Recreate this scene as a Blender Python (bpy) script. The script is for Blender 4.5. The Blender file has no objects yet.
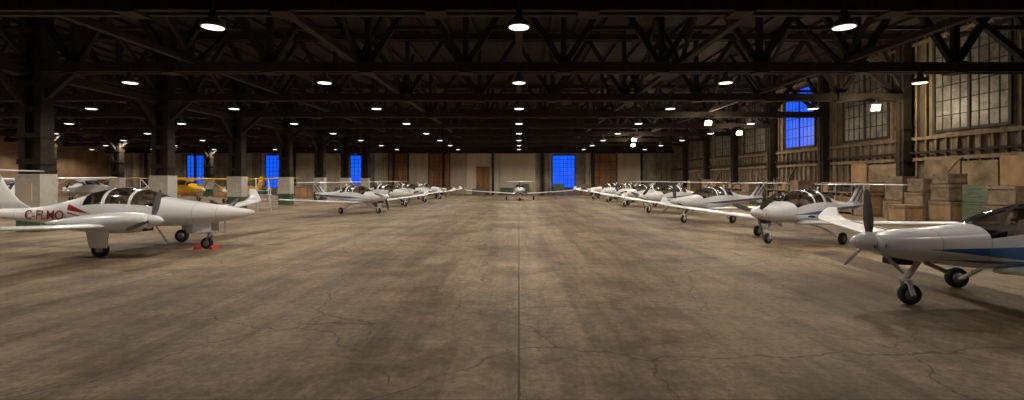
import bpy, math, random
from mathutils import Vector, Matrix
random.seed(4)
S=bpy.context.scene
# ---------------------------------------------------------------- materials
def newmat(n):
    m=bpy.data.materials.new(n); m.use_nodes=True
    nt=m.node_tree; b=nt.nodes['Principled BSDF']; return m,nt,b
def N(nt,t,**k):
    n=nt.nodes.new(t)
    for a,v in k.items(): setattr(n,a,v)
    return n
def MA(nt,op,a,b=None,c=None,clamp=False):
    n=nt.nodes.new('ShaderNodeMath'); n.operation=op; n.use_clamp=clamp
    for i,v in enumerate((a,b,c)):
        if v is None: continue
        if isinstance(v,(int,float)): n.inputs[i].default_value=v
        else: nt.links.new(v,n.inputs[i])
    return n.outputs[0]
def MIX(nt,f,a,b,blend='MIX'):
    n=nt.nodes.new('ShaderNodeMix'); n.data_type='RGBA'; n.blend_type=blend
    for s,v in ((n.inputs[0],f),(n.inputs[6],a),(n.inputs[7],b)):
        if isinstance(v,(int,float)): s.default_value=v
        elif isinstance(v,tuple): s.default_value=(*v,1) if len(v)==3 else v
        else: nt.links.new(v,s)
    return n.outputs[2]
def RAMP(nt,f,stops):
    n=nt.nodes.new('ShaderNodeValToRGB'); e=n.color_ramp.elements
    while len(e)<len(stops): e.new(.5)
    for i,(p,c) in enumerate(stops):
        e[i].position=p; e[i].color=(*c,1) if isinstance(c,tuple) else (c,c,c,1)
    nt.links.new(f,n.inputs[0]); return n.outputs[0]
def coords(nt,scale=(1,1,1),kind='Object'):
    tc=N(nt,'ShaderNodeTexCoord'); mp=N(nt,'ShaderNodeMapping')
    mp.inputs['Scale'].default_value=scale
    nt.links.new(tc.outputs[kind],mp.inputs[0]); return mp.outputs[0]
def NOISE(nt,vec,scale,detail=5,rough=.6):
    n=N(nt,'ShaderNodeTexNoise'); n.inputs['Scale'].default_value=scale
    n.inputs['Detail'].default_value=detail; n.inputs['Roughness'].default_value=rough
    nt.links.new(vec,n.inputs[0]); return n.outputs[0]
def XYZ(nt,vec):
    s=N(nt,'ShaderNodeSeparateXYZ'); nt.links.new(vec,s.inputs[0]); return s.outputs
def noisy(n,c1,c2,scale=3,stretch=(1,1,1),rough=.7,metal=0,bump=0):
    m,nt,b=newmat(n)
    v=coords(nt,stretch); f=NOISE(nt,v,scale)
    col=RAMP(nt,f,[(.3,c1),(.7,c2)])
    nt.links.new(col,b.inputs['Base Color'])
    b.inputs['Roughness'].default_value=rough; b.inputs['Metallic'].default_value=metal
    if bump:
        bp=N(nt,'ShaderNodeBump'); bp.inputs['Strength'].default_value=bump
        nt.links.new(f,bp.inputs['Height']); nt.links.new(bp.outputs[0],b.inputs['Normal'])
    return m
def plain(n,c,rough=.5,metal=0,coat=0):
    d=tuple(x*.88 for x in c)
    m=noisy(n,d,c,2.5,rough=rough,metal=metal)
    m.node_tree.nodes['Principled BSDF'].inputs['Coat Weight'].default_value=coat
    return m

M={}
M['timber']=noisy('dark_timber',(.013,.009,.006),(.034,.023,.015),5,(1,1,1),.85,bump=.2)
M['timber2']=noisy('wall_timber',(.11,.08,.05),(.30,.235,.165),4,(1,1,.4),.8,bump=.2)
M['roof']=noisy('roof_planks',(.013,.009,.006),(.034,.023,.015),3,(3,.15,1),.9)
M['white']=plain('white_gelcoat',(.85,.87,.91),.30,coat=.4)
M['offwhite']=noisy('white_boards',(.45,.44,.40),(.62,.61,.57),3,rough=.6)
M['tyre']=plain('tyre_rubber',(.015,.015,.015),.8)
M['metal']=plain('steel',(.45,.45,.45),.35,.8)
M['dark']=plain('dark_plastic',(.03,.03,.035),.5)
M['blade']=plain('propeller_blade',(.09,.095,.10),.4)
M['seat']=noisy('seat_fabric',(.20,.16,.12),(.38,.31,.25),6)
M['red']=plain('red_paint',(.5,.03,.02),.4)
M['green']=noisy('green_paint',(.03,.07,.035),(.08,.16,.08),1.2,(1,1,1),.6)
M['greencab']=noisy('cabinet_green',(.06,.10,.06),(.15,.2,.12),1.2)
M['yellow']=plain('yellow_paint',(.75,.42,.02),.35,coat=.3)
M['navy']=plain('navy_paint',(.02,.05,.22),.35)
M['cream']=noisy('cream_panel',(.50,.43,.32),(.68,.61,.48),.5,(1,1,.3),.7)
M['cream2']=noisy('stained_cream_panel',(.30,.25,.18),(.50,.43,.33),.5,(1,1,.3),.7)
M['brown']=noisy('brown_door',(.16,.065,.022),(.34,.15,.055),2,(1,1,.3),.6)
M['ply']=noisy('plywood',(.26,.15,.07),(.50,.32,.165),1.6,(1,1,.5),.7)
M['bar']=plain('window_bar',(.03,.025,.02),.7)
M['cardboard']=noisy('cardboard',(.22,.15,.09),(.38,.27,.16),3)
M['tan']=noisy('rough_blocks',(.12,.085,.055),(.36,.27,.17),1.5,(1,1,1),.9,bump=.4)
def emisf(n,c,s):
    m,nt,b=newmat(n)
    b.inputs['Base Color'].default_value=(.01,.02,.08,1)
    f=NOISE(nt,coords(nt),.7,3)
    nt.links.new(RAMP(nt,f,[(.3,tuple(x*.75 for x in c)),(.7,c)]),b.inputs['Emission Color'])
    b.inputs['Emission Strength'].default_value=s
    return m
M['bluelight']=emisf('dusk_sky_glazing',(.002,.10,.95),.9)
M['lamp']=emisf('lamp_lens',(1,.93,.8),2.6)
M['flood']=emisf('floodlight_lens',(1,.82,.55),12)
M['shade']=plain('lamp_shade',(.25,.25,.24),.4,.5)
m,nt,b=newmat('dirty_panes'); v=coords(nt); f=NOISE(nt,v,1.6,8,.75)
nt.links.new(RAMP(nt,f,[(.35,(.07,.065,.055)),(.62,(.25,.245,.23))]),b.inputs['Base Color']); b.inputs['Roughness'].default_value=.45
M['pane']=m
m,nt,b=newmat('canopy_glass'); nt.nodes.remove(b)
out=nt.nodes['Material Output']; tr=N(nt,'ShaderNodeBsdfTransparent'); gl=N(nt,'ShaderNodeBsdfGlossy'); mx=N(nt,'ShaderNodeMixShader'); fr=N(nt,'ShaderNodeFresnel')
tr.inputs[0].default_value=(.90,.87,.83,1); gl.inputs['Roughness'].default_value=.08; fr.inputs[0].default_value=1.5
nt.links.new(MA(nt,'MULTIPLY_ADD',fr.outputs[0],.9,.05,True),mx.inputs[0]); nt.links.new(tr.outputs[0],mx.inputs[1]); nt.links.new(gl.outputs[0],mx.inputs[2]); nt.links.new(mx.outputs[0],out.inputs[0])
M['glass']=m
def livery(n,c1,c2,z0,slope,x0,wid,finx,finz,xend=-99,cap=.085):
    m,nt,b=newmat(n); x,y,z=XYZ(nt,coords(nt))
    line=MA(nt,'ADD',MA(nt,'MULTIPLY',MA(nt,'ADD',x,-x0),slope),z0)
    dx=MA(nt,'MULTIPLY',MA(nt,'SUBTRACT',x0,x),wid)
    dx=MA(nt,'MULTIPLY',MA(nt,'MINIMUM',MA(nt,'MAXIMUM',dx,0),cap),MA(nt,'GREATER_THAN',x,xend))
    msk=MA(nt,'LESS_THAN',MA(nt,'ABSOLUTE',MA(nt,'SUBTRACT',z,line)),dx)
    m2=MA(nt,'LESS_THAN',MA(nt,'ABSOLUTE',MA(nt,'SUBTRACT',z,MA(nt,'ADD',line,-.17))),MA(nt,'MULTIPLY',dx,.3))
    u=MA(nt,'MODULO',MA(nt,'ADD',MA(nt,'ADD',MA(nt,'MULTIPLY',x,.8),z),20),.34)
    fin=MA(nt,'MULTIPLY',MA(nt,'LESS_THAN',u,.13),MA(nt,'MULTIPLY',MA(nt,'LESS_THAN',x,finx),MA(nt,'GREATER_THAN',z,finz)))
    fin=MA(nt,'MULTIPLY',fin,MA(nt,'LESS_THAN',MA(nt,'ABSOLUTE',y),.09))
    col=MIX(nt,msk,(.85,.87,.91),c1); col=MIX(nt,m2,col,c2); col=MIX(nt,fin,col,c1)
    for px_ in (-1.02,-1.68,-5.0,-7.35):
        pl=MA(nt,'LESS_THAN',MA(nt,'ABSOLUTE',MA(nt,'SUBTRACT',x,px_)),.006)
        col=MIX(nt,MA(nt,'MULTIPLY',pl,.55),col,(.2,.2,.2))
    nt.links.new(col,b.inputs['Base Color']); b.inputs['Roughness'].default_value=.30; b.inputs['Coat Weight'].default_value=.4
    return m
M['liv_blue']=livery('white_blue_livery',(.015,.10,.33),(.25,.27,.3),.97,-.015,-1.5,.04,-6.6,1.28,cap=.06)
M['liv_blue2']=livery('white_blue_swoosh_livery',(.01,.13,.42),(.05,.18,.42),1.0,.02,-.85,.085,-6.6,1.28,cap=.11)
M['liv_red']=livery('white_red_livery',(.30,.015,.02),(.30,.015,.02),1.12,-.25,-4.6,.12,-20,9,-5.45)

# ---------------------------------------------------------------- mesh builder
class B:
    def __init__(s): s.v=[];s.f=[];s.m=[];s.sm=[];s.mats=[]
    def mi(s,k):
        if k not in s.mats: s.mats.append(k)
        return s.mats.index(k)
    def face(s,idx,k,sm=False): s.f.append(idx); s.m.append(s.mi(k)); s.sm.append(sm)
    def hexa(s,P,k):
        o=len(s.v); s.v+= [tuple(p) for p in P]
        for q in ((0,3,2,1),(4,5,6,7),(0,1,5,4),(1,2,6,5),(2,3,7,6),(3,0,4,7)): s.face([o+i for i in q],k)
    def box(s,a,b,k):
        x0,x1=sorted((a[0],b[0]));y0,y1=sorted((a[1],b[1]));z0,z1=sorted((a[2],b[2]))
        s.hexa([(x0,y0,z0),(x1,y0,z0),(x1,y1,z0),(x0,y1,z0),(x0,y0,z1),(x1,y0,z1),(x1,y1,z1),(x0,y1,z1)],k)
    def beam(s,p,q,w,h,k,up=(0,0,1)):
        p=Vector(p);q=Vector(q);d=(q-p).normalized();u=Vector(up)
        if abs(d.dot(u))>.95:u=Vector((0,1,0))
        r=d.cross(u).normalized();u=r.cross(d)
        P=[]
        for c in (p,q):
            P+=[c-r*w/2-u*h/2,c+r*w/2-u*h/2,c+r*w/2+u*h/2,c-r*w/2+u*h/2]
        s.hexa(P,k)
    def rings(s,R,k,caps=True,sm=True,closed=True,kf=None):
        n=len(R[0]);o=len(s.v)
        for r in R: s.v+=[tuple(p) for p in r]
        for i in range(len(R)-1):
            for j in range(n if closed else n-1):
                a=o+i*n+j;b_=o+i*n+(j+1)%n;c=b_+n;d=a+n
                kk=kf(i,j) if kf else k
                s.face([a,b_,c,d],kk,sm)
        if caps and closed:
            s.face([o+j for j in range(n)][::-1],k if not kf else kf(0,0)); s.face([o+(len(R)-1)*n+j for j in range(n)],k)
    def tube(s,p,q,r1,r2,k,n=12,sm=True):
        p=Vector(p);q=Vector(q);d=(q-p).normalized();u=Vector((0,0,1)) if abs(d.z)<.9 else Vector((1,0,0))
        a=d.cross(u).normalized();b=d.cross(a)
        R=[]
        for c,r in ((p,r1),(q,r2)):
            R.append([c+a*math.cos(t*2*math.pi/n)*r+b*math.sin(t*2*math.pi/n)*r for t in range(n)])
        s.rings(R,k,sm=sm)
    def lathe(s,c,ax,prof,k,n=20):
        c=Vector(c);d=Vector(ax).normalized();u=Vector((0,0,1)) if abs(d.z)<.9 else Vector((1,0,0))
        a=d.cross(u).normalized();b=d.cross(a)
        s.rings([[c+d*h+a*math.cos(t*2*math.pi/n)*r+b*math.sin(t*2*math.pi/n)*r for t in range(n)] for h,r in prof],k)
    def wheel(s,c,r,w):
        s.lathe(c,(0,1,0),[(-w*.35,r*.55),(-w*.5,r*.75),(-w*.42,r*.93),(-w*.2,r),(w*.2,r),(w*.42,r*.93),(w*.5,r*.75),(w*.35,r*.55)],'tyre',24)
        s.lathe(c,(0,1,0),[(-w*.42,r*.2),(-w*.38,r*.55),(w*.38,r*.55),(w*.42,r*.2)],'metal',16)
    def foil(s,secs,k,vert=False,kf=None):
        prof=[(1,0),(.8,.35),(.55,.75),(.3,1),(.12,.82),(.03,.45),(0,0),(.03,-.35),(.12,-.6),(.3,-.68),(.55,-.45),(.8,-.2)]
        R=[]
        for le,ch,th,up in secs:
            le=Vector(le);up=Vector(up).normalized()
            R.append([le+Vector((-ch*a,0,0))+up*(th*.5*b_) for a,b_ in prof])
        s.rings(R,k,kf=kf)
    def mesh(s,name):
        me=bpy.data.meshes.new(name); me.from_pydata(s.v,[],s.f)
        for k in s.mats: me.materials.append(M[k])
        me.polygons.foreach_set('material_index',s.m); me.polygons.foreach_set('use_smooth',s.sm); me.update()
        import bmesh
        bm=bmesh.new();bm.from_mesh(me);bmesh.ops.recalc_face_normals(bm,faces=bm.faces);bm.to_mesh(me);bm.free()
        return me
    def obj(s,name,loc=(0,0,0),rz=0):
        return put(s.mesh(name),name,loc,rz)
def put(me,name,loc=(0,0,0),rz=0,parent=None):
    o=bpy.data.objects.new(name,me);S.collection.objects.link(o);o.location=loc;o.rotation_euler=(0,0,rz)
    if parent:o.parent=parent
    return o

# ---------------------------------------------------------------- aircraft
def catmull(T,n):
    out=[]
    for i in range(len(T)-1):
        p0=T[max(i-1,0)];p1=T[i];p2=T[i+1];p3=T[min(i+2,len(T)-1)]
        for k in range(n):
            t=k/n
            out.append([.5*(2*b+(c-a)*t+(2*a-5*b+4*c-d)*t*t+(3*b-a-3*c+d)*t**3) for a,b,c,d in zip(p0,p1,p2,p3)])
    out.append(list(T[-1])); return out
def fuselage(b,T,gx,frames,k,nu=14,nl=12,eu=2.3,el=2.4,sub=5):
    D=catmull(T,sub);R=[]
    for x,w,zs,ht,hb in D:
        r=[]
        for j in range(nu):
            t=math.pi*j/nu;c,s_=math.cos(t),math.sin(t)
            r.append((x,w*math.copysign(abs(c)**(2/eu),c),zs+ht*abs(s_)**(2/eu)))
        for j in range(nl):
            t=math.pi+math.pi*j/nl;c,s_=math.cos(t),math.sin(t)
            r.append((x,w*math.copysign(abs(c)**(2/el),c),zs-hb*abs(s_)**(2/el)))
        R.append(r)
    def kf(i,j):
        x=(D[i][0]+D[min(i+1,len(D)-1)][0])/2
        if gx[1]<x<gx[0] and 1<=j<nu-1:
            if any(abs(x-f)<.055 for f in frames): return k
            return 'glass'
        return k
    b.rings(R,k,kf=kf)
def prop(b,c,rad,ph,spin=.17,k='blade',sg=-1):
    c=Vector(c)
    b.lathe(c,(1,0,0),[(-.12,spin),(0,spin),(.1,spin*.88),(.19,spin*.62),(.26,spin*.3),(.29,.02)],'white',20)
    for i in range(3):
        a=math.radians(ph+i*120);d=Vector((0,math.sin(a),math.cos(a)));t=Vector((0,math.cos(a),-math.sin(a)))
        R=[]
        for r,w,tw,th in ((.1,.07,50,.06),(.22,.12,45,.04),(.4,.165,35,.03),(.62,.16,27,.022),(.85,.12,22,.016),(.97,.07,20,.012),(1,.02,20,.01)):
            q=sg*math.radians(tw);ch=t*math.cos(q)+Vector((1,0,0))*math.sin(q);nn=t*-math.sin(q)+Vector((1,0,0))*math.cos(q)
            o=c+d*(r*rad)+Vector((-.03,0,0))
            R.append([o-ch*w/2,o+nn*th/2,o+ch*w/2,o-nn*th/2])
        b.rings(R,k,sm=False)
def seats(b,xs,z,y=.27):
    for x in xs:
        for sy in(-y,y):
            b.box((x-.02,sy-.2,z),(x+.42,sy+.2,z+.14),'seat')
            b.hexa([(x-.14,sy-.2,z+.1),(x,sy-.2,z+.1),(x,sy+.2,z+.1),(x-.14,sy+.2,z+.1),(x-.26,sy-.17,z+.62),(x-.16,sy-.17,z+.62),(x-.16,sy+.17,z+.62),(x-.26,sy+.17,z+.62)],'seat')
            b.box((x-.28,sy-.1,z+.62),(x-.19,sy+.1,z+.78),'seat')
def single(liv,ph=0):
    b=B()
    T=[(-.16,.18,1.08,.13,.15),(-.24,.27,1.08,.16,.21),(-.5,.34,1.08,.20,.28),(-.95,.41,1.09,.23,.35),(-1.4,.47,1.11,.26,.42),(-1.75,.53,1.14,.29,.48),(-2.15,.565,1.17,.44,.53),(-2.6,.58,1.18,.57,.56),(-3.1,.58,1.19,.61,.57),(-3.6,.55,1.2,.58,.54),(-4.1,.48,1.19,.49,.46),(-4.7,.35,1.16,.35,.33),(-5.4,.23,1.12,.23,.23),(-6.2,.16,1.1,.17,.16),(-7.1,.12,1.1,.13,.12),(-7.7,.07,1.12,.09,.07),(-7.9,.02,1.13,.03,.02)]
    fuselage(b,T,(-1.70,-4.3),(-2.72,-3.5),liv)
    for y in(-.2,.2): b.lathe((-.36,y,1.05),(1,0,0),[(0,.03),(.13,.075),(.135,.05),(.1,.02)],'dark',14)
    b.box((-.75,-.13,.70),(-.42,.13,.80),'dark')
    b.tube((-.9,.18,.76),(-1.25,.2,.60),.035,.035,'metal')
    prop(b,(-.1,0,1.08),.92,ph)
    seats(b,(-2.75,-3.55),.82); b.box((-1.95,-.46,1.12),(-1.80,.46,1.32),'dark')
    for s in(-1,1):
        b.foil([((-1.85,s*.3,.66),1.45,.2,(0,0,1)),((-1.98,s*.75,.69),1.18,.16,(0,0,1)),((-2.02,s*3.2,.85),1.06,.13,(0,0,1)),((-2.1,s*5.3,1.0),.86,.1,(0,0,1)),((-2.16,s*5.7,1.04),.76,.08,(0,-s*.3,1)),((-2.3,s*5.9,1.14),.58,.06,(0,-s,.6)),((-2.5,s*5.97,1.3),.36,.035,(0,-s,.1)),((-2.62,s*5.99,1.36),.22,.02,(0,-s,0))],'white')
        b.beam((-2.83,s*.9,.735),(-2.78,s*5.2,1.02),.02,.012,'dark')
        b.rings([[(-2.55,s*.35,.66),(-2.75,s*.35,.66),(-2.75,s*.35,.62),(-2.55,s*.35,.62)],[(-2.6,s*.9,.5),(-2.72,s*.9,.5),(-2.72,s*.9,.46),(-2.6,s*.9,.46)],[(-2.62,s*1.38,.22),(-2.7,s*1.38,.22),(-2.7,s*1.36,.17),(-2.62,s*1.36,.17)]],'white',sm=False)
        b.wheel((-2.66,s*1.47,.2),.2,.15)
        b.lathe((-2.1,s*5.92,1.08),(1,0,0),[(-.1,.02),(0,.035),(.08,.02)],'dark',8)
    b.foil([((-6.35,0,1.18),1.45,.05,(0,1,0)),((-6.75,0,1.32),1.12,.08,(0,1,0)),((-7.1,0,1.62),.85,.07,(0,1,0)),((-7.3,0,1.93),.72,.06,(0,1,0))],liv)
    b.foil([((-7.2,0,1.02),.6,.05,(0,1,0)),((-7.4,0,.84),.38,.04,(0,1,0))],'white')
    b.foil([((-7.42,-1.65,1.96),.45,.03,(0,0,1)),((-7.32,-1.5,1.96),.58,.05,(0,0,1)),((-7.2,0,1.96),.78,.08,(0,0,1)),((-7.32,1.5,1.96),.58,.05,(0,0,1)),((-7.42,1.65,1.96),.45,.03,(0,0,1))],'white')
    b.tube((-.95,0,.80),(-.72,0,.42),.05,.045,'white')
    b.beam((-.72,-.12,.42),(-.72,.12,.42),.06,.05,'white')
    for s in(-1,1): b.beam((-.70,s*.1,.44),(-.78,s*.1,.18),.025,.07,'white',up=(1,0,0))
    b.wheel((-.78,0,.18),.18,.13)
    b.foil([((-4.0,0,1.66),.2,.02,(0,1,0)),((-4.12,0,1.9),.08,.01,(0,1,0))],'white')
    return b.mesh('single_engine_airplane')
def twin():
    b=B();k='liv_red'
    T=[(0,.015,1.14,.015,.015),(-.08,.09,1.14,.07,.08),(-.35,.19,1.135,.13,.17),(-.8,.30,1.14,.19,.25),(-1.4,.40,1.15,.26,.35),(-2.0,.49,1.18,.32,.43),(-2.6,.56,1.21,.38,.49),(-2.9,.58,1.24,.45,.52),(-3.25,.6,1.25,.56,.54),(-3.7,.61,1.26,.64,.56),(-4.2,.61,1.26,.64,.56),(-4.8,.56,1.25,.54,.53),(-5.4,.46,1.19,.42,.44),(-6.2,.32,1.11,.29,.31),(-7,.22,1.07,.21,.22),(-8,.14,1.1,.15,.14),(-8.6,.06,1.14,.07,.07),(-8.75,.02,1.15,.02,.02)]
    fuselage(b,T,(-2.75,-4.95),(-3.5,-4.25),k)
    seats(b,(-3.6,-4.5),.88); b.box((-3.05,-.5,1.2),(-2.88,.5,1.42),'dark')
    for s in(-1,1):
        b.foil([((-2.9,s*.3,.78),1.6,.22,(0,0,1)),((-3.0,s*.8,.80),1.35,.18,(0,0,1)),((-3.05,s*3.2,.96),1.15,.15,(0,0,1)),((-3.15,s*6.0,1.18),.88,.1,(0,0,1)),((-3.22,s*6.4,1.24),.74,.08,(0,-s*.4,1)),((-3.4,s*6.6,1.38),.52,.05,(0,-s,.4)),((-3.65,s*6.66,1.75),.28,.03,(0,-s,0))],'white')
        NT=[(-1.98,.16,1.02,.13,.16),(-2.05,.25,1.02,.18,.24),(-2.4,.31,1.02,.23,.33),(-3.0,.34,1.0,.25,.34),(-3.7,.31,.98,.21,.28),(-4.4,.2,.95,.13,.16),(-4.9,.04,.95,.03,.03)]
        D=catmull(NT,4);n=20
        b.rings([[(x,s*1.65+w*math.cos(t*2*math.pi/n),z+(ht if t<n/2 else hb)*math.sin(t*2*math.pi/n)) for t in range(n)] for x,w,z,ht,hb in D],'white')
        b.box((-2.12,s*1.65-.14,.74),(-2.02,s*1.65+.14,.88),'dark')
        prop(b,(-1.92,s*1.65,1.02),.92,20 if s<0 else 60,.16,'blade',1)
        b.tube((-3.3,s*1.62,.75),(-3.25,s*1.62,.3),.055,.045,'metal')
        b.beam((-3.25,s*1.62,.34),(-3.42,s*1.62,.22),.05,.06,'metal')
        b.hexa([(-3.55,s*1.80,.28),(-3.08,s*1.80,.28),(-3.08,s*1.83,.28),(-3.55,s*1.83,.28),(-3.6,s*1.86,.8),(-2.95,s*1.86,.8),(-2.95,s*1.89,.8),(-3.6,s*1.89,.8)],'white')
        b.wheel((-3.42,s*1.62,.22),.22,.16)
    b.foil([((-6.9,0,1.22),1.7,.05,(0,1,0)),((-7.35,0,1.5),1.3,.09,(0,1,0)),((-7.75,0,1.95),1.0,.08,(0,1,0)),((-8.0,0,2.42),.85,.06,(0,1,0))],k)
    b.foil([((-8.15,-1.6,2.45),.45,.03,(0,0,1)),((-8.0,-1.45,2.45),.6,.05,(0,0,1)),((-7.9,0,2.45),.85,.09,(0,0,1)),((-8.0,1.45,2.45),.6,.05,(0,0,1)),((-8.15,1.6,2.45),.45,.03,(0,0,1))],'white')
    b.tube((-1.5,0,.85),(-1.42,0,.4),.05,.04,'metal')
    for s in(-1,1):
        b.beam((-1.4,s*.09,.42),(-1.5,s*.09,.18),.025,.06,'metal',up=(1,0,0))
        b.box((-1.8,s*.2,.55),(-1.25,s*.215,.85),'white')
    b.beam((-1.41,-.1,.42),(-1.41,.1,.42),.05,.05,'metal')
    b.wheel((-1.5,0,.18),.18,.13)
    for dx in(-.24,.24):
        b.hexa([(-1.5+dx-.07,-.2,0),(-1.5+dx+.07,-.2,0),(-1.5+dx+.07,.2,0),(-1.5+dx-.07,.2,0),(-1.5+dx-.02,-.2,.12),(-1.5+dx+.02,-.2,.12),(-1.5+dx+.02,.2,.12),(-1.5+dx-.02,.2,.12)],'red')
    return b.mesh('twin_engine_airplane')
def highwing(k,trim):
    b=B()
    T=[(-.2,.2,1.15,.2,.2),(-.3,.38,1.15,.28,.32),(-.8,.48,1.18,.32,.42),(-1.4,.52,1.25,.32,.55),(-1.8,.54,1.3,.55,.65),(-2.3,.55,1.32,.78,.7),(-3.2,.55,1.32,.78,.7),(-3.9,.48,1.3,.6,.6),(-4.6,.34,1.25,.42,.42),(-5.6,.22,1.22,.28,.25),(-6.8,.12,1.22,.18,.13),(-7.6,.04,1.22,.1,.05)]
    fuselage(b,T,(-1.7,-4.0),(-2.0,-3.0),k,eu=3.5,el=3.2)
    prop(b,(-.15,0,1.15),.95,30)
    seats(b,(-2.4,),.95)
    b.box((-3.5,-.5,2.06),(-2.0,.5,2.16),k)
    for s in(-1,1):
        b.foil([((-1.95,s*.1,2.18),1.6,.2,(0,0,1)),((-1.95,s*2.6,2.25),1.6,.18,(0,0,1)),((-2.1,s*5.2,2.33),1.15,.12,(0,0,1)),((-2.25,s*5.5,2.33),.8,.04,(0,0,1))],k)
        b.beam((-2.4,s*.5,.85),(-2.5,s*2.6,2.2),.05,.12,k,up=(1,0,0))
        b.beam((-2.5,s*.45,.72),(-2.6,s*1.2,.25),.06,.14,k,up=(1,0,0))
        b.wheel((-2.6,s*1.28,.22),.22,.16)
        b.foil([((-6.6,0,1.3),1.0,.08,(0,0,1)),((-6.8,s*1.7,1.3),.65,.04,(0,0,1))],k)
    b.foil([((-6.0,0,1.35),1.5,.05,(0,1,0)),((-6.6,0,1.6),1.15,.08,(0,1,0)),((-7.1,0,2.5),.75,.05,(0,1,0))],trim)
    b.tube((-.8,0,.8),(-.75,0,.3),.05,.04,'metal')
    b.wheel((-.75,0,.2),.2,.14)
    for s in(-1,1): b.beam((-.74,s*.1,.42),(-.75,s*.1,.2),.03,.06,k,up=(1,0,0))
    b.box((-1.0,-.11,.38),(-.62,.11,.43),k)
    return b.mesh('high_wing_airplane')

ME=[single('liv_blue',-5),single('liv_blue',45),single('liv_blue',80)]
def place(me,name,nwx,nwy,ang,off):
    h=(math.cos(ang),math.sin(ang))
    return put(me,name,(nwx+h[0]*off,nwy+h[1]*off,0),ang)
A=math.radians
SE='single_engine_airplane'
place(single('liv_blue2',-5),SE,6.75,8.3,A(175),.78)
place(ME[1],SE,8.4,16.2,A(180+33),.78)
for i,(x,y,r) in enumerate([(8.3,24.2,33),(8.5,31.5,36),(8.6,39,33),(8.6,46.5,36),(8.4,54,30)]):
    place(ME[i%3],SE,x,y,A(180+r),.78)
for i,(x,y,r) in enumerate([(-9.0,30.8,35),(-9.2,38.8,34),(-9.1,46.5,36),(-8.9,54,32)]):
    place(ME[(i+1)%3],SE,x,y,A(-r),.78)
place(ME[0],SE,0.1,50,A(-90),.78)
tw=place(twin(),'twin_engine_airplane',-9.75,15.0,A(0),1.5)
cu=bpy.data.curves.new('registration_text','FONT');cu.body='C-FLMQ';cu.size=.40;cu.extrude=.004;cu.offset=.004
t=bpy.data.objects.new('registration',cu);S.collection.objects.link(t)
cu.materials.append(plain('registration_red',(.20,.02,.03),.5))
t.rotation_euler=(A(86),0,A(-9.0));t.location=(-6.95,-.26,.95);t.parent=tw
place(highwing('white','navy'),'high_wing_airplane',-47.3,50.6,A(-88),.75)
place(highwing('yellow','yellow'),'high_wing_airplane',-26.3,43.4,A(-85),.75)
place(highwing('white','red'),'high_wing_airplane',-34.5,32.4,A(-60),.75)
place(highwing('yellow','red'),'high_wing_airplane',-33,49.5,A(-20),.75)

# ---------------------------------------------------------------- building
XR,XL,YF,YB,ZR=22.4,-60.,70.,-14.,10.6
DS=[20.2+7.2*k for k in range(-4,7)]
m,nt,b=newmat('hangar_concrete'); v=coords(nt)
x,y,z=XYZ(nt,v)
n1=NOISE(nt,v,.16,6,.6);n2=NOISE(nt,v,1.3,10,.78);n3=NOISE(nt,coords(nt,(1.6,.11,1)),.9,8,.72);n4=NOISE(nt,v,9,9,.85);n5=NOISE(nt,v,.38,10,.75)
c=RAMP(nt,n2,[(.3,(.235,.170,.105)),(.7,(.50,.385,.26))])
c=MIX(nt,.8,c,RAMP(nt,n1,[(.38,.55),(.6,1.0)]),'MULTIPLY')
c=MIX(nt,.85,c,RAMP(nt,n5,[(.40,(.50,.46,.42)),(.52,(1.,1.,1.))]),'MULTIPLY')
c=MIX(nt,.9,c,RAMP(nt,n3,[(.36,.5),(.54,1.0)]),'MULTIPLY')
c=MIX(nt,.85,c,RAMP(nt,n4,[(.38,.45),(.62,1.15)]),'MULTIPLY')
def joint(co,per,w,off=0):
    mm=MA(nt,'PINGPONG',MA(nt,'ADD',co,off),per/2)
    return MA(nt,'LESS_THAN',mm,w)
wob=MA(nt,'MULTIPLY',MA(nt,'SUBTRACT',n4,.5),.04)
xw=MA(nt,'ADD',x,wob);yw=MA(nt,'ADD',y,wob)
c=MIX(nt,MA(nt,'MULTIPLY',MA(nt,'LESS_THAN',MA(nt,'ABSOLUTE',xw),.014),.75),c,(.03,.022,.016))
c=MIX(nt,MA(nt,'MULTIPLY',joint(xw,7.2,.012),.3),c,(.03,.022,.016))
c=MIX(nt,MA(nt,'MULTIPLY',joint(yw,7.2,.012,2.5),.35),c,(.04,.03,.02))
nn=N(nt,'ShaderNodeTexNoise');nn.inputs['Scale'].default_value=.8;nn.inputs['Detail'].default_value=8;nt.links.new(v,nn.inputs[0])
va=N(nt,'ShaderNodeVectorMath');va.operation='MULTIPLY_ADD';va.inputs[1].default_value=(1.2,1.2,0);nt.links.new(nn.outputs['Color'],va.inputs[0]);nt.links.new(v,va.inputs[2])
for sc,wd,th in((.20,.0022,.45),(.11,.0013,.3)):
    vo=N(nt,'ShaderNodeTexVoronoi');vo.feature='DISTANCE_TO_EDGE';vo.inputs['Scale'].default_value=sc
    nt.links.new(va.outputs[0],vo.inputs['Vector'])
    ck=MA(nt,'MULTIPLY',MA(nt,'LESS_THAN',vo.outputs[0],wd),MA(nt,'GREATER_THAN',n1,th))
    c=MIX(nt,MA(nt,'MULTIPLY',ck,.6),c,(.035,.026,.018))
vo2=N(nt,'ShaderNodeTexVoronoi');vo2.inputs['Scale'].default_value=.45;nt.links.new(va.outputs[0],vo2.inputs['Vector'])
sp=MA(nt,'MULTIPLY',RAMP(nt,vo2.outputs['Distance'],[(.06,1.),(.16,0.)]),MA(nt,'GREATER_THAN',n1,.46))
c=MIX(nt,MA(nt,'MULTIPLY',sp,.6),c,(.05,.04,.03))
nt.links.new(c,b.inputs['Base Color'])
nt.links.new(RAMP(nt,n2,[(.3,.55),(.7,.8)]),b.inputs['Roughness'])
b.inputs['Specular IOR Level'].default_value=.3
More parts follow.
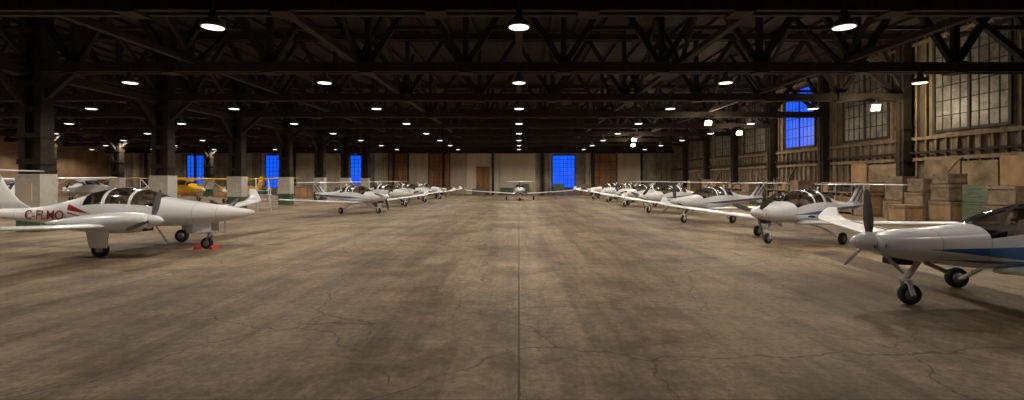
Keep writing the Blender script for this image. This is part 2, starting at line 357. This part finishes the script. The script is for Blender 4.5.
bp=N(nt,'ShaderNodeBump');bp.inputs['Strength'].default_value=.2;bp.inputs['Distance'].default_value=.02;nt.links.new(n4,bp.inputs['Height']);nt.links.new(bp.outputs[0],b.inputs['Normal'])
M['concrete']=m
q=B();q.box((XL-.3,YB-.3,-.3),(XR+.3,YF+.3,0),'concrete');q.obj('floor')
q=B();q.box((XL-.3,YB-.3,ZR),(XR+.3,YF+.3,ZR+.25),'roof');q.obj('ceiling')
def boards(n,c1,c2,per,axis):
    m,nt,b=newmat(n);v=coords(nt);x,y,z=XYZ(nt,v);a=(x,y)[axis]
    idx=MA(nt,'FLOOR',MA(nt,'DIVIDE',a,per));wn=N(nt,'ShaderNodeTexWhiteNoise');wn.noise_dimensions='1D';nt.links.new(idx,wn.inputs['W'])
    f=MA(nt,'ADD',MA(nt,'MULTIPLY',wn.outputs[0],.5),MA(nt,'MULTIPLY',NOISE(nt,coords(nt,(1,1,.25)),1.3,6),.5))
    c=RAMP(nt,f,[(.2,c1),(.8,c2)])
    c=MIX(nt,.8,c,RAMP(nt,NOISE(nt,v,.5,8,.75),[(.4,.45),(.56,1.0)]),'MULTIPLY')
    gap=MA(nt,'LESS_THAN',MA(nt,'MODULO',MA(nt,'ADD',a,1000),per),per*.07)
    c=MIX(nt,MA(nt,'MULTIPLY',gap,.8),c,(.02,.015,.01));nt.links.new(c,b.inputs['Base Color']);b.inputs['Roughness'].default_value=.8
    return m
M['boardsY']=boards('weathered_boards',(.10,.078,.052),(.30,.25,.18),.4,1)
M['boardsX']=boards('corrugated_panel',(.15,.12,.09),(.56,.49,.39),.75,0)
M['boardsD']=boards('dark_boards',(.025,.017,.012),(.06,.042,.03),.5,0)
M['osb']=noisy('insulation_boards',(.20,.12,.065),(.40,.26,.15),.6,(1,1,1),.8)
q=B();q.box((XR,YB,0),(XR+.3,YF+.3,ZR),'boardsY');q.obj('wall_right')
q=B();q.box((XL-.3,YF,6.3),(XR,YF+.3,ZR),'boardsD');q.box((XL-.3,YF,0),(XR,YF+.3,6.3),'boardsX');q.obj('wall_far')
q=B();q.box((XL-.3,YB,0),(XL,YF,ZR),'osb');q.obj('wall_left')
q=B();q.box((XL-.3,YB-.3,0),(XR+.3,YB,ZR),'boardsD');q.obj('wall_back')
WC=[d+3.6 for d in DS[:-1]]
q=B()
yy=YB+.6
while yy<YF-.1:
    if any(abs(yy-w)<2.15 for w in WC):
        q.box((XR-.14,yy-.05,0),(XR-.01,yy+.05,4.45),'timber2');q.box((XR-.14,yy-.05,9.6),(XR-.01,yy+.05,ZR-.02),'timber2')
    else: q.box((XR-.14,yy-.05,0),(XR-.01,yy+.05,ZR-.02),'timber2')
    yy+=.62
for z_ in (.3,1.9,3.3,4.45,9.75,10.3):
    q.box((XR-.2,YB+.02,z_-.09),(XR-.01,YF-.5,z_+.09),'timber2')
for i,w in enumerate(WC):
    q.beam((XR-.17,w-3.2,.4),(XR-.17,w-.2,3.3),.05,.18,'timber2',up=(1,0,0)) if i%2 else q.beam((XR-.17,w+3.2,.4),(XR-.17,w+.2,3.3),.05,.18,'timber2',up=(1,0,0))
q.obj('wall_stud_framing')
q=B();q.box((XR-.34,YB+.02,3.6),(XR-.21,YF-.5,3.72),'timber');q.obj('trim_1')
wn=1
def window_y(xw,yc,w,z0,z1,nx,ny,mat,name):
    q=B();x0=xw-.12
    q.box((x0+.05,yc-w/2,z0),(x0+.1,yc+w/2,z1),mat)
    for i in range(nx+1):
        e=i in(0,nx) or i==nx//2
        t=.14 if e else .045
        a=yc-w/2+w*i/nx; q.box((x0 if e else x0+.03,a-t/2,z0-.05),(x0+.1,a+t/2,z1+.05),'bar')
    for i in range(ny+1):
        t=.14 if i in(0,ny) else .05
        a=z0+(z1-z0)*i/ny; q.box((x0+.025,yc-w/2,a-t/2),(x0+.1,yc+w/2,a+t/2),'bar')
    q.obj(name)
for k,d in enumerate(DS[:-1]):
    window_y(XR,d+3.6,4.0,4.75,9.4,8,6,'bluelight' if k==6 else 'pane','window_%d'%wn);wn+=1
def window_x(yw,xc,w,z0,z1,nx,ny,mat,name,bar='bar'):
    q=B();y0=yw-.22
    q.box((xc-w/2,y0+.08,z0),(xc+w/2,y0+.18,z1),mat)
    for i in range(nx+1):
        t=.14 if i in(0,nx) else .05
        a=xc-w/2+w*i/nx; q.box((a-t/2,y0,z0-.05),(a+t/2,y0+.14,z1+.05),bar)
    for i in range(ny+1):
        t=.14 if i in(0,ny) else .05
        a=z0+(z1-z0)*i/ny; q.box((xc-w/2,y0+.01,a-t/2),(xc+w/2,y0+.13,a+t/2),bar)
    q.obj(name)
P=480/70.
def X(px): return (px-519)/P
for px in(199,277.5,358.5,563.5):
    window_x(YF,X(px),3.3,1.0,5.75,6,8,'bluelight','window_%d'%wn);wn+=1
dn=1
for a,b_ in((389,408),(429,450),(594,616)):
    window_x(YF,(X(a)+X(b_))/2,X(b_)-X(a),.1,6.0,4,5,'brown','door_%d'%dn);dn+=1
for a,b_,mt in((410,428,'cream2'),(451,466,'cream2'),(467,499,'cream'),(500,535,'cream'),(290,316,'cream2'),(320,345,'cream2'),(618,640,'cream2')):
    window_x(YF,(X(a)+X(b_))/2,X(b_)-X(a)-.05,.1,5.9,3,1,mt,'door_%d'%dn,mt);dn+=1
q=B();q.box((X(477),YF-.32,.05),(X(489),YF-.24,4.0),'brown');q.box((X(477)-.1,YF-.28,.05),(X(489)+.1,YF-.235,4.1),'timber2')
q.box((X(487),YF-.38,1.0),(X(487.6),YF-.31,1.15),'metal');q.obj('door_%d'%dn)
q=B()
for i in range(-8,4):
    a=i*7.2+3.4
    q.box((a-.15,YF-.45,0),(a+.15,YF-.24,ZR),'timber')
q.box((XL,YF-.45,6.05),(XR,YF-.24,6.4),'timber');q.obj('trim_2')

def truss():
    q=B();pn=4.12;n=int(round((XR-XL)/pn));pn=(XR-XL-.1)/n;zb,zt=6.85,10.25
    for yo in(-.2,.2):
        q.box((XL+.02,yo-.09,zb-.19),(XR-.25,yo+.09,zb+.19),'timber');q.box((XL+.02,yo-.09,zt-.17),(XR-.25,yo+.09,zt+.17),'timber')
    for i in range(n):
        x0=XL+.15+i*pn
        q.beam((x0,0,zb),(x0,0,zt),.22,.24,'timber')
        xm=x0+pn/2
        q.beam((x0,0,zb+.1),(xm,0,zt-.1),.2,.24,'timber');q.beam((xm,0,zt-.1),(min(x0+pn,XR-.3),0,zb+.1),.2,.24,'timber')
        q.beam((x0+pn*.25,0,(zb+zt)/2),(x0+pn*.75,0,(zb+zt)/2),.14,.16,'timber')
        q.box((x0-.28,-.31,zb-.24),(x0+.28,.31,zb+.24),'timber')
    for cx in(-41,-20.5,XR-.5):
        for s in(-1,1):
            if cx>0 and s>0: continue
            if cx<0: q.beam((cx+s*.3,0,5.4),(cx+s*1.9,0,6.8),.2,.24,'timber')
            else: q.beam((cx+s*.2,0,6.9),(cx+s*4.1,0,10.1),.2,.24,'timber')
    return q.mesh('roof_truss')
tm=truss()
for d in DS: put(tm,'roof_truss',(0,d,0))
def column():
    q=B()
    for s in(-1,1):
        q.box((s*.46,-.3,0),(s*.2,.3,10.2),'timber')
    q.box((-.2,-.12,0),(.2,.12,10.2),'timber')
    for z_ in[2.8+i*1.1 for i in range(7)]:
        q.box((-.5,-.34,z_),(.5,.34,z_+.22),'timber')
    q.box((-.5,-.36,.0),(.5,.36,.95),'green')
    q.box((-.52,-.38,.95),(.52,.38,2.4),'offwhite')
    q.box((-.3,-.42,1.3),(.2,-.38,2.0),'cream')
    return q.mesh('timber_column')
cm=column()
for d in DS:
    for cx in(-20.3,-41): put(cm,'timber_column',(cx,d,0))
q=B()
q.box((-.45,-.28,0),(.0,.28,10.2),'timber');q.box((-.55,-.12,0),(-.45,.12,10.2),'timber')
for z_ in(1.4,3.2,5,6.6,8.4): q.box((-.5,-.33,z_),(.0,.33,z_+.25),'timber')
wm=q.mesh('wall_post')
for d in DS: put(wm,'wall_post',(XR-.22,d,0))
q=B()
for i in range(58):
    a=XL+.7+i*1.42
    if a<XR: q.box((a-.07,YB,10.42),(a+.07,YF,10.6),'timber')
q.obj('roof_purlins')
q=B()
for a in(-52,-41,-30,-20.5,-13.6,-6.8,0,6.8,13.6):
    q.box((a-.12,YB,7.0),(a+.12,YF,7.2),'timber')
    for d in DS[:-1]:
        q.beam((a,d+.1,7.1),(a,d+3.6,10.2),.14,.18,'timber');q.beam((a,d+3.6,10.2),(a,d+7.1,7.1),.14,.18,'timber')
for cx in(-41,-20.5):
    for d in DS:
        for s in(-1,1): q.beam((cx,d+s*.2,5.2),(cx,d+s*1.8,6.9),.2,.22,'timber')
    q.box((cx-.18,YB,6.5),(cx+.18,YF,6.85),'timber')
q.obj('roof_bracing')
# lamps
q=B()
q.lathe((0,0,0),(0,0,1),[(-.03,.29),(0,.30),(.1,.26),(.22,.12),(.42,.09),(.44,.02)],'shade',24)
q.lathe((0,0,0),(0,0,1),[(-.05,.18),(-.035,.26),(-.03,.02)],'lamp',24)
q.tube((0,0,.44),(0,0,.75),.015,.015,'dark',6)
lm=q.mesh('pendant_lamp')
def spot(e):
    sl=bpy.data.lights.new('lamp_light','SPOT');sl.energy=e;sl.color=(1,.88,.73);sl.spot_size=A(160);sl.spot_blend=.5;sl.shadow_soft_size=.25
    return sl
sA=spot(640);sB=spot(170)
for d in DS[2:]:
    if d>66: continue
    for i in range(-7,3):
        o=put(lm,'pendant_lamp',(i*8.0+(.5 if i>0 else 0),d-.45,6.17))
        l=bpy.data.objects.new('light',sB if d<7 else sA);S.collection.objects.link(l);l.parent=o;l.location=(0,0,-.1)
q=B();q.box((-.25,-.05,-.18),(.25,.12,.18),'shade');q.box((-.21,-.07,-.14),(.21,-.05,.14),'flood');q.tube((0,.03,.18),(0,.03,.5),.02,.02,'dark',6)
fm=q.mesh('floodlight')
fl=bpy.data.lights.new('flood_light','POINT');fl.energy=230;fl.color=(1,.8,.52);fl.shadow_soft_size=.2
for (x_,y_) in((11.6,48.8),(13.2,56.0),(13.4,34.4),(18.9,41.6),(19.9,27.2)):
    o=put(fm,'floodlight',(x_,y_-.1-.3,6.2));o.rotation_euler=(A(15),0,0)
    l=bpy.data.objects.new('light',fl);S.collection.objects.link(l);l.parent=o;l.location=(0,-.3,-.1)

# ---------------------------------------------------------------- clutter
def crate(w,d,h,k='ply'):
    q=B();q.box((-w/2,-d/2,0),(w/2,d/2,h),k)
    for s in(-1,1):
        for t in(-1,1):
            q.box((s*(w/2-.04)-.05,t*(d/2)-.03,0),(s*(w/2-.04)+.05,t*(d/2)+.03,h+.02),'timber2')
            q.box((-w/2-.02,t*d/2-.035,.05 if s<0 else h-.13),(w/2+.02,t*d/2+.035,.15 if s<0 else h-.03),'timber2')
            q.box((s*w/2-.03,-d/2,.05 if t<0 else h-.13),(s*w/2+.03,d/2,.15 if t<0 else h-.03),'timber2')
    return q
def cabinet(w,d,h,k):
    q=B();q.box((-w/2,-d/2,.08),(w/2,d/2,h),k);q.box((-w/2+.03,-d/2+.03,0),(w/2-.03,d/2-.03,.08),'dark')
    n=5
    for i in range(n):
        z0=.12+(h-.16)*i/n;z1=.12+(h-.16)*(i+1)/n-.03
        q.box((-w/2-.02,-d/2+.04,z0),(-w/2,d/2-.04,z1),k);q.box((-w/2-.05,-d*.2,z1-.07),(-w/2-.02,d*.2,z1-.04),'metal')
    return q
def shelf(L,h,seed):
    r=random.Random(seed);q=B()
    for y in(-L/2,0,L/2):
        for x in(-.3,.3): q.box((x-.03,y-.03,0),(x+.03,y+.03,h),'metal')
    z_=.15
    while z_<h:
        q.box((-.32,-L/2,z_),(.32,L/2,z_+.05),'ply')
        y=-L/2+.08
        while y<L/2-.4 and z_<h-.4:
            w=r.uniform(.25,.55);hh=r.uniform(.25,.48)
            q.box((-.25,y,z_+.05),(.22,y+w,z_+.05+hh),r.choice(['cardboard','dark','tan','greencab','cardboard','ply','cardboard','dark']))
            y+=w+r.uniform(.02,.1)
        z_+=.6
    return q
q=B();q.lathe((0,0,0),(0,0,1),[(0,.28),(.02,.3),(.28,.29),(.3,.305),(.32,.29),(.58,.29),(.6,.305),(.62,.29),(.86,.29),(.88,.3),(.88,.27),(.865,.02)],'greencab',24);drm=q.mesh('oil_drum')
xs=XR-1.5
shelf(3.0,2.0,2).obj('storage_shelf',(xs,31.2,0))
shelf(3.2,2.3,3).obj('storage_shelf',(xs,38.3,0))
shelf(3.2,1.9,5).obj('storage_shelf',(xs,46,0))
r=random.Random(12)
def stack(y,hs,xx=xs,w=1.1,d=1.3):
    z=0
    for h in hs:
        k=r.choice(['ply','tan','cardboard','tan'])
        ww=w-r.uniform(0,.15);dd=d-r.uniform(0,.2)
        crate(ww,dd,h,k).obj('wooden_crate',(xx,y,z));z+=h+.021
        w,d=ww-.03,dd-.03
stack(15.6,(1.2,1.0));stack(17.2,(1.4,.9,.5));stack(18.8,(1.0,1.1));stack(18.9,(1.1,.8),xs-1.5)
stack(23.3,(1.1,.8,.5));stack(24.8,(1.5,.7));stack(26.2,(1.0,.9,.4));stack(24.2,(.9,),xs-1.4)
stack(28.6,(1.4,.6));stack(35.6,(1.2,.9));stack(43.2,(1.0,.8));stack(50.6,(1.1,.9));stack(53,(1.2,1));stack(57.6,(1.5,.6));stack(60,(1.2,))
cabinet(.7,1.3,1.9,'greencab').obj('tool_cabinet',(xs,21.6,0))
cabinet(.7,1.0,1.6,'dark').obj('tool_cabinet',(xs,33.5,0))
for (x_,y_) in((20.6,40.6),(19.9,48.6)): put(drm,'oil_drum',(x_-.2,y_,0))
q=B()
for (y0,y1,z0,z1,k) in((15.5,17.6,1.0,3.1,'ply'),(17.7,19.6,.6,3.2,'tan'),(20.7,22.1,1.9,3.25,'ply'),(22.2,24.0,.1,3.1,'tan'),(24.1,26.2,2.0,3.2,'tan'),(28.2,30.4,.8,3.1,'tan'),(30.6,32,1.9,3.2,'ply')):
    q.box((XR-.26,y0,z0),(XR-.21,y1,z1),k)
q.obj('wall_patch_boards')
r=random.Random(9)
for i in range(18):
    px=180+i*27+r.uniform(-6,6)
    x_=X(px);k=r.choice(['greencab','green','offwhite','tan','greencab'])
    w=r.uniform(1,2);h=r.uniform(.9,1.7)
    q=B();q.box((-w/2,-.35,0),(w/2,.35,h),k)
    for j in(-1,1):
        q.box((j*w*.25-w*.21,-.38,.1),(j*w*.25+w*.21,-.35,h-.06),k);q.box((j*.06-.015,-.42,h*.5),(j*.06+.015,-.38,h*.5+.15),'metal')
    q.obj('storage_cabinet',(x_,YF-1.3,0))
def steps():
    q=B()
    for i in range(5):
        q.box((-.4,i*.28,.25+i*.28),(.4,i*.28+.28,.29+i*.28),'offwhite')
    for s in(-.4,.4):
        q.beam((s,0,.05),(s,1.4,1.4),.05,.12,'offwhite');q.beam((s,1.4,0),(s,1.4,2.3),.05,.05,'offwhite');q.beam((s,0,1.0),(s,1.4,2.3),.04,.04,'offwhite');q.beam((s,0,0),(s,0,1.0),.04,.04,'offwhite')
    return q.mesh('maintenance_steps')
sm_=steps()
for (x_,y_,rr) in((-17.5,33,.6),(-18.2,47,2),(-25,31,-1),(-30,40,1.4)): put(sm_,'maintenance_steps',(x_,y_,0),rr)
for (x_,y_) in((-26,58),(-45,62),(-37,60),(-50,40),(-47,33),(-54,52)):
    crate(1.6,1.4,1.4).obj('wooden_crate',(x_,y_,0))

# ---------------------------------------------------------------- world, camera
w=bpy.data.worlds.new('dusk');S.world=w;w.use_nodes=True
w.node_tree.nodes['Background'].inputs[0].default_value=(.02,.05,.2,1);w.node_tree.nodes['Background'].inputs[1].default_value=.3
cd=bpy.data.cameras.new('camera');cam=bpy.data.objects.new('camera',cd);S.collection.objects.link(cam)
cd.sensor_width=36;cd.lens=36*480/1024;cd.shift_x=-7/1024;cd.shift_y=-20/1024;cam.location=(0,0,2.15);cam.rotation_euler=(A(90),0,0)
cd.clip_end=300;S.camera=cam
S.view_settings.view_transform='Standard';S.view_settings.look='None';S.view_settings.exposure=.5
